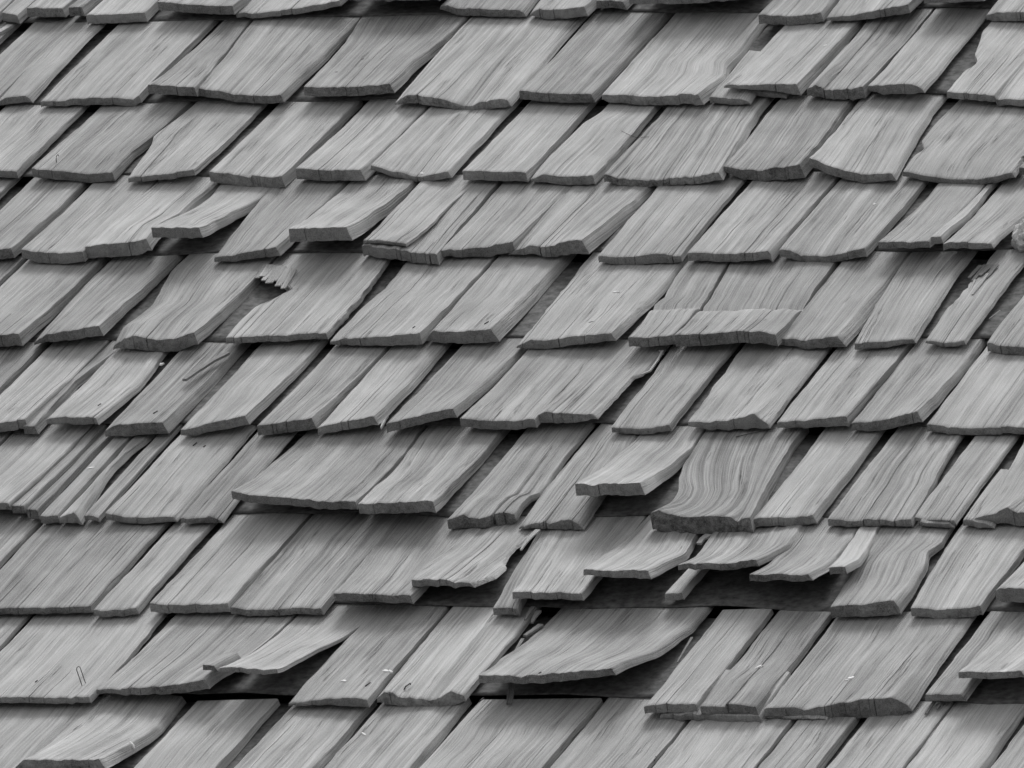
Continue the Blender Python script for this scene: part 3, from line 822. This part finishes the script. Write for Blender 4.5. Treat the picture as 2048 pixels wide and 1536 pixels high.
# white splashes
for i, (x, y, w, l, a) in enumerate([(843, 347, 5, 8, .4), (1651, 91, 5, 7, .8), (1749, 409, 5, 6, 0), (183, 936, 5, 14, .1), (323, 728, 5, 8, .8),
                                     (772, 1342, 7, 12, 0), (781, 1343, 6, 7, .3), (688, 1362, 6, 9, .5), (1517, 1334, 7, 15, .1), (1702, 1356, 7, 11, .5),
                                     (1694, 1360, 4, 5, 0), (727, 1468, 5, 9, -.2), (1232, 584, 4, 12, .1)]):
    blob('white_splash', x, y, w * 1.5, l * 1.5, a, M_WHITE, 0.0008, 50 + i)
p0, n0, own0 = hit(259, 1484); p1, n1, _ = hit(265, 1492); p2, n2, _ = hit(267, 1498)
tube('white_splash', [p0 + n0 * .0005, p1 + n1 * .001, p2 + n2 * .001], [.0012, .0022, .0013], M_WHITE, own0)
# knots
for i, (x, y, w, l) in enumerate([(725, 118, 7, 12), (673, 144, 5, 12), (1182, 644, 6, 16), (1530, 640, 4, 10), (1640, 175, 3, 8)]):
    blob('knot', x, y, w, l, 0.9, M_NEEDLE, 0.0002, 80 + i)
# small holes and staples
for i, (x, y, l) in enumerate([(736, 1369, 10), (311, 825, 9), (199, 810, 6), (973, 646, 9), (828, 655, 5), (1080, 1346, 4), (963, 1400, 10),
                               (390, 889, 8), (409, 893, 4), (1310, 1517, 8), (73, 1363, 4)]):
    p, nn, own = hit(x, y)
    d = Vector((0.15, 1, 0)); d = (d - nn * d.dot(nn)).normalized() * (l / SC)
    tube('staple', [p - d - nn * .001, p - d * .8 + nn * .0006, p + d * .8 + nn * .0006, p + d - nn * .001], 0.0008, M_STEEL, own)
# the staple that has worked its way out
p, nn, own = hit(164, 1371); q, n2, _ = hit(171, 1366)
ax = (Vector((-.16, .05, 1))).normalized() * 0.022
tube('staple', [p - ax * .2, p + ax * .5, p + ax * 1.0, p + ax * 1.12 + (q - p) * .25, q + ax * 1.12 - (q - p) * .25, q + ax, q + ax * .5, q - ax * .2], 0.00055, M_STEEL, own)
p, nn, own = hit(113, 325)
tube('staple', [p - nn * .002, p + nn * .006, p + nn * .010 + Vector((.001, 0, 0)), p + nn * .012 + Vector((.003, .001, 0)), p + nn * .009 + Vector((.004, .001, 0))], 0.0006, M_STEEL, own)
p, nn, own = hit(808, 1379)
tube('staple', [p - nn * .001, p + nn * .004 + Vector((0, .002, 0)), p + nn * .004 + Vector((.003, .010, 0)), p + nn * .001 + Vector((.004, .012, 0))], 0.0009, M_STEEL, own)
# torn splinters, and one dark sliver made for a crack
splinter([(456, 706, 8), (425, 722, 11), (395, 742, 15), (369, 760, 20)], 12, 3.5, M_TORN, w2=9, seed=1)
splinter([(772, 832, 7), (767, 845, 9), (762, 857, 12)], 10, 3, M_TOP, w2=2, seed=2)
for k, (x0, y0, x1, y1, ww, hh) in enumerate([(532, 530, 514, 556, 9, 4), (540, 530, 524, 553, 8, 4.5), (548, 531, 527, 561, 8, 4), (557, 532, 538, 566, 9, 5),
                                             (566, 534, 549, 562, 9, 5), (576, 536, 556, 572, 9, 5), (586, 540, 566, 577, 9, 5.5)]):
    splinter([(x0, y0, hh), ((x0 + x1) / 2 + 1, (y0 + y1) / 2, hh + .4), (x1, y1, hh + .8)], ww * (2.0 if k < 7 else 1.0), 1.6, M_TOP, w2=ww * ((1.2 + .5 * (k % 2)) if k < 7 else .5), seed=400 + k)
for k, (x0, y0, x1, y1, ww) in enumerate([(1992, 530, 1972, 556, 8), (1982, 530, 1960, 551, 8), (1972, 530, 1945, 562, 7), (1962, 531, 1938, 556, 7), (1938, 585, 1922, 606, 5), (1930, 600, 1912, 632, 7)]):
    splinter([(x0, y0, 4), ((x0 + x1) / 2, (y0 + y1) / 2, 4.5), (x1, y1, 5)], ww * 1.6, 1.6, M_TORN, w2=ww * .9, seed=430 + k)
splinter([(1066, 1214, 8), (1058, 1226, 9), (1050, 1240, 10)], 9, 2, M_TORN, w2=4, seed=7)
splinter([(1078, 1222, 7), (1068, 1236, 8), (1064, 1246, 8)], 12, 2, M_TORN, w2=5, seed=8)
splinter([(1082, 1250, 6), (1068, 1260, 7), (1050, 1272, 8)], 12, 3, M_TORN, w2=8, seed=9)
splinter([(1046, 1278, 4), (1038, 1291, 5), (1031, 1302, 5)], 8, 2, M_TORN, w2=4, seed=10)
splinter([(1076, 1060, 8), (1062, 1073, 10), (1050, 1087, 12), (1042, 1100, 13)], 11, 2, M_TOP, w2=4, seed=11)
splinter([(1418, 1070, 3), (1405, 1078, 5), (1398, 1088, 6)], 15, 3, M_TOP, w2=9, seed=12)
splinter([(1884, 1382, 2), (1868, 1404, 3), (1852, 1428, 4)], 6, 2, M_TORN, w2=5, seed=13)
splinter([(1898, 1384, 2), (1885, 1402, 3), (1874, 1418, 4)], 5, 2, M_TORN, w2=4, seed=14)
splinter([(1325, 702, 5), (1316, 720, 6), (1300, 742, 8), (1283, 749, 9)], 5, 2, M_FRESH, w2=3, seed=15)
splinter([(1384, 1275, 2), (1372, 1295, 2.5), (1355, 1325, 3)], 5, 1.5, M_TORN, w2=3, seed=16)
splinter([(1024, 1362, 10), (1022, 1385, 6), (1018, 1408, 3)], 13, 3, M_TORN, w2=11, seed=17)
splinter([(1420, 905, 4), (1408, 930, 5)], 5, 2, M_TOP, w2=3, seed=18)
splinter([(20, 52, 3), (8, 60, 4), (-4, 66, 5)], 14, 5, M_TOP, w2=16, seed=20)
splinter([(1975, 548, 5), (1960, 570, 6), (1945, 590, 7)], 7, 2.5, M_TOP, w2=4, seed=21)
splinter([(1950, 560, 5), (1938, 585, 6), (1925, 606, 7)], 5, 2, M_TOP, w2=3, seed=22)
splinter([(1450, 150, 8), (1432, 148, 10), (1415, 152, 11)], 4, 1.2, M_NEEDLE, w2=2, seed=23)  # no splinter: dark sliver added to stand in for a cross-grain crack

def needle(path, rad, mat, label):
    pts = []
    for (x, y, h) in path:
        p, nn, _ = hit(x, y)
        pts.append(to_world(p + nn * h))
    o = tube('dry_needle', pts, rad, mat, None, 5, label, 'needle')
    return o
needle([(1243, 263, .001), (1255, 271, .002), (1268, 275, .002), (1284, 277, .002), (1298, 275, .001)], .00035, M_NEEDLE, 'hair-thin dark curved needle lying across the joint of two upper shingles')
needle([(1472, 876, .0015), (1500, 870, .002), (1530, 864, .002), (1551, 860, .002)], .0006, M_NEEDLE, 'straight dry needle lying above the swirling-grain cupped shingle')
needle([(1979, 640, .002), (1990, 633, .003), (2001, 625, .003)], .0007, M_NEEDLE2, 'short pale dry needle caught in the dark gap near the right edge')
needle([(1319, 705, .003), (1324, 712, .003)], .0009, M_NEEDLE2, 'tiny white bit of straw under the shingle broken across its middle')

# a pale crumbly lump lodged on the roof at the right-hand edge
def lump(x, y, rx, ry, rz, label):
    p, nn, _ = hit(x, y)
    c = to_world(p + Vector((0, 0, rz * 0.6)))
    vs, fs = [], []
    nlat, nlon = 26, 40
    for i in range(nlat + 1):
        th = math.pi * i / nlat
        for k in range(nlon):
            ph = 2 * math.pi * k / nlon
            d = Vector((math.sin(th) * math.cos(ph), math.sin(th) * math.sin(ph), math.cos(th)))
            f = 1 + 0.22 * mnoise.noise(d * 2.3) + 0.16 * mnoise.noise(d * 6.0) + 0.10 * mnoise.noise(d * 13.0)
            vs.append(c + U_W * d.x * rx * f + V_W * d.y * ry * f + N_W * d.z * rz * f)
    for i in range(nlat):
        for k in range(nlon):
            a = i * nlon + k; b_ = i * nlon + (k + 1) % nlon
            fs.append((a, a + nlon, b_ + nlon, b_))
    o = mesh_obj('crumbly_lump', vs, fs, [M_LUMP], None, None, True, 60)
    o['label'] = label; o['category'] = 'lump'
lump(2062, 490, .022, .03, .022, 'pale crumbly lump lodged beside a shingle at the right edge')
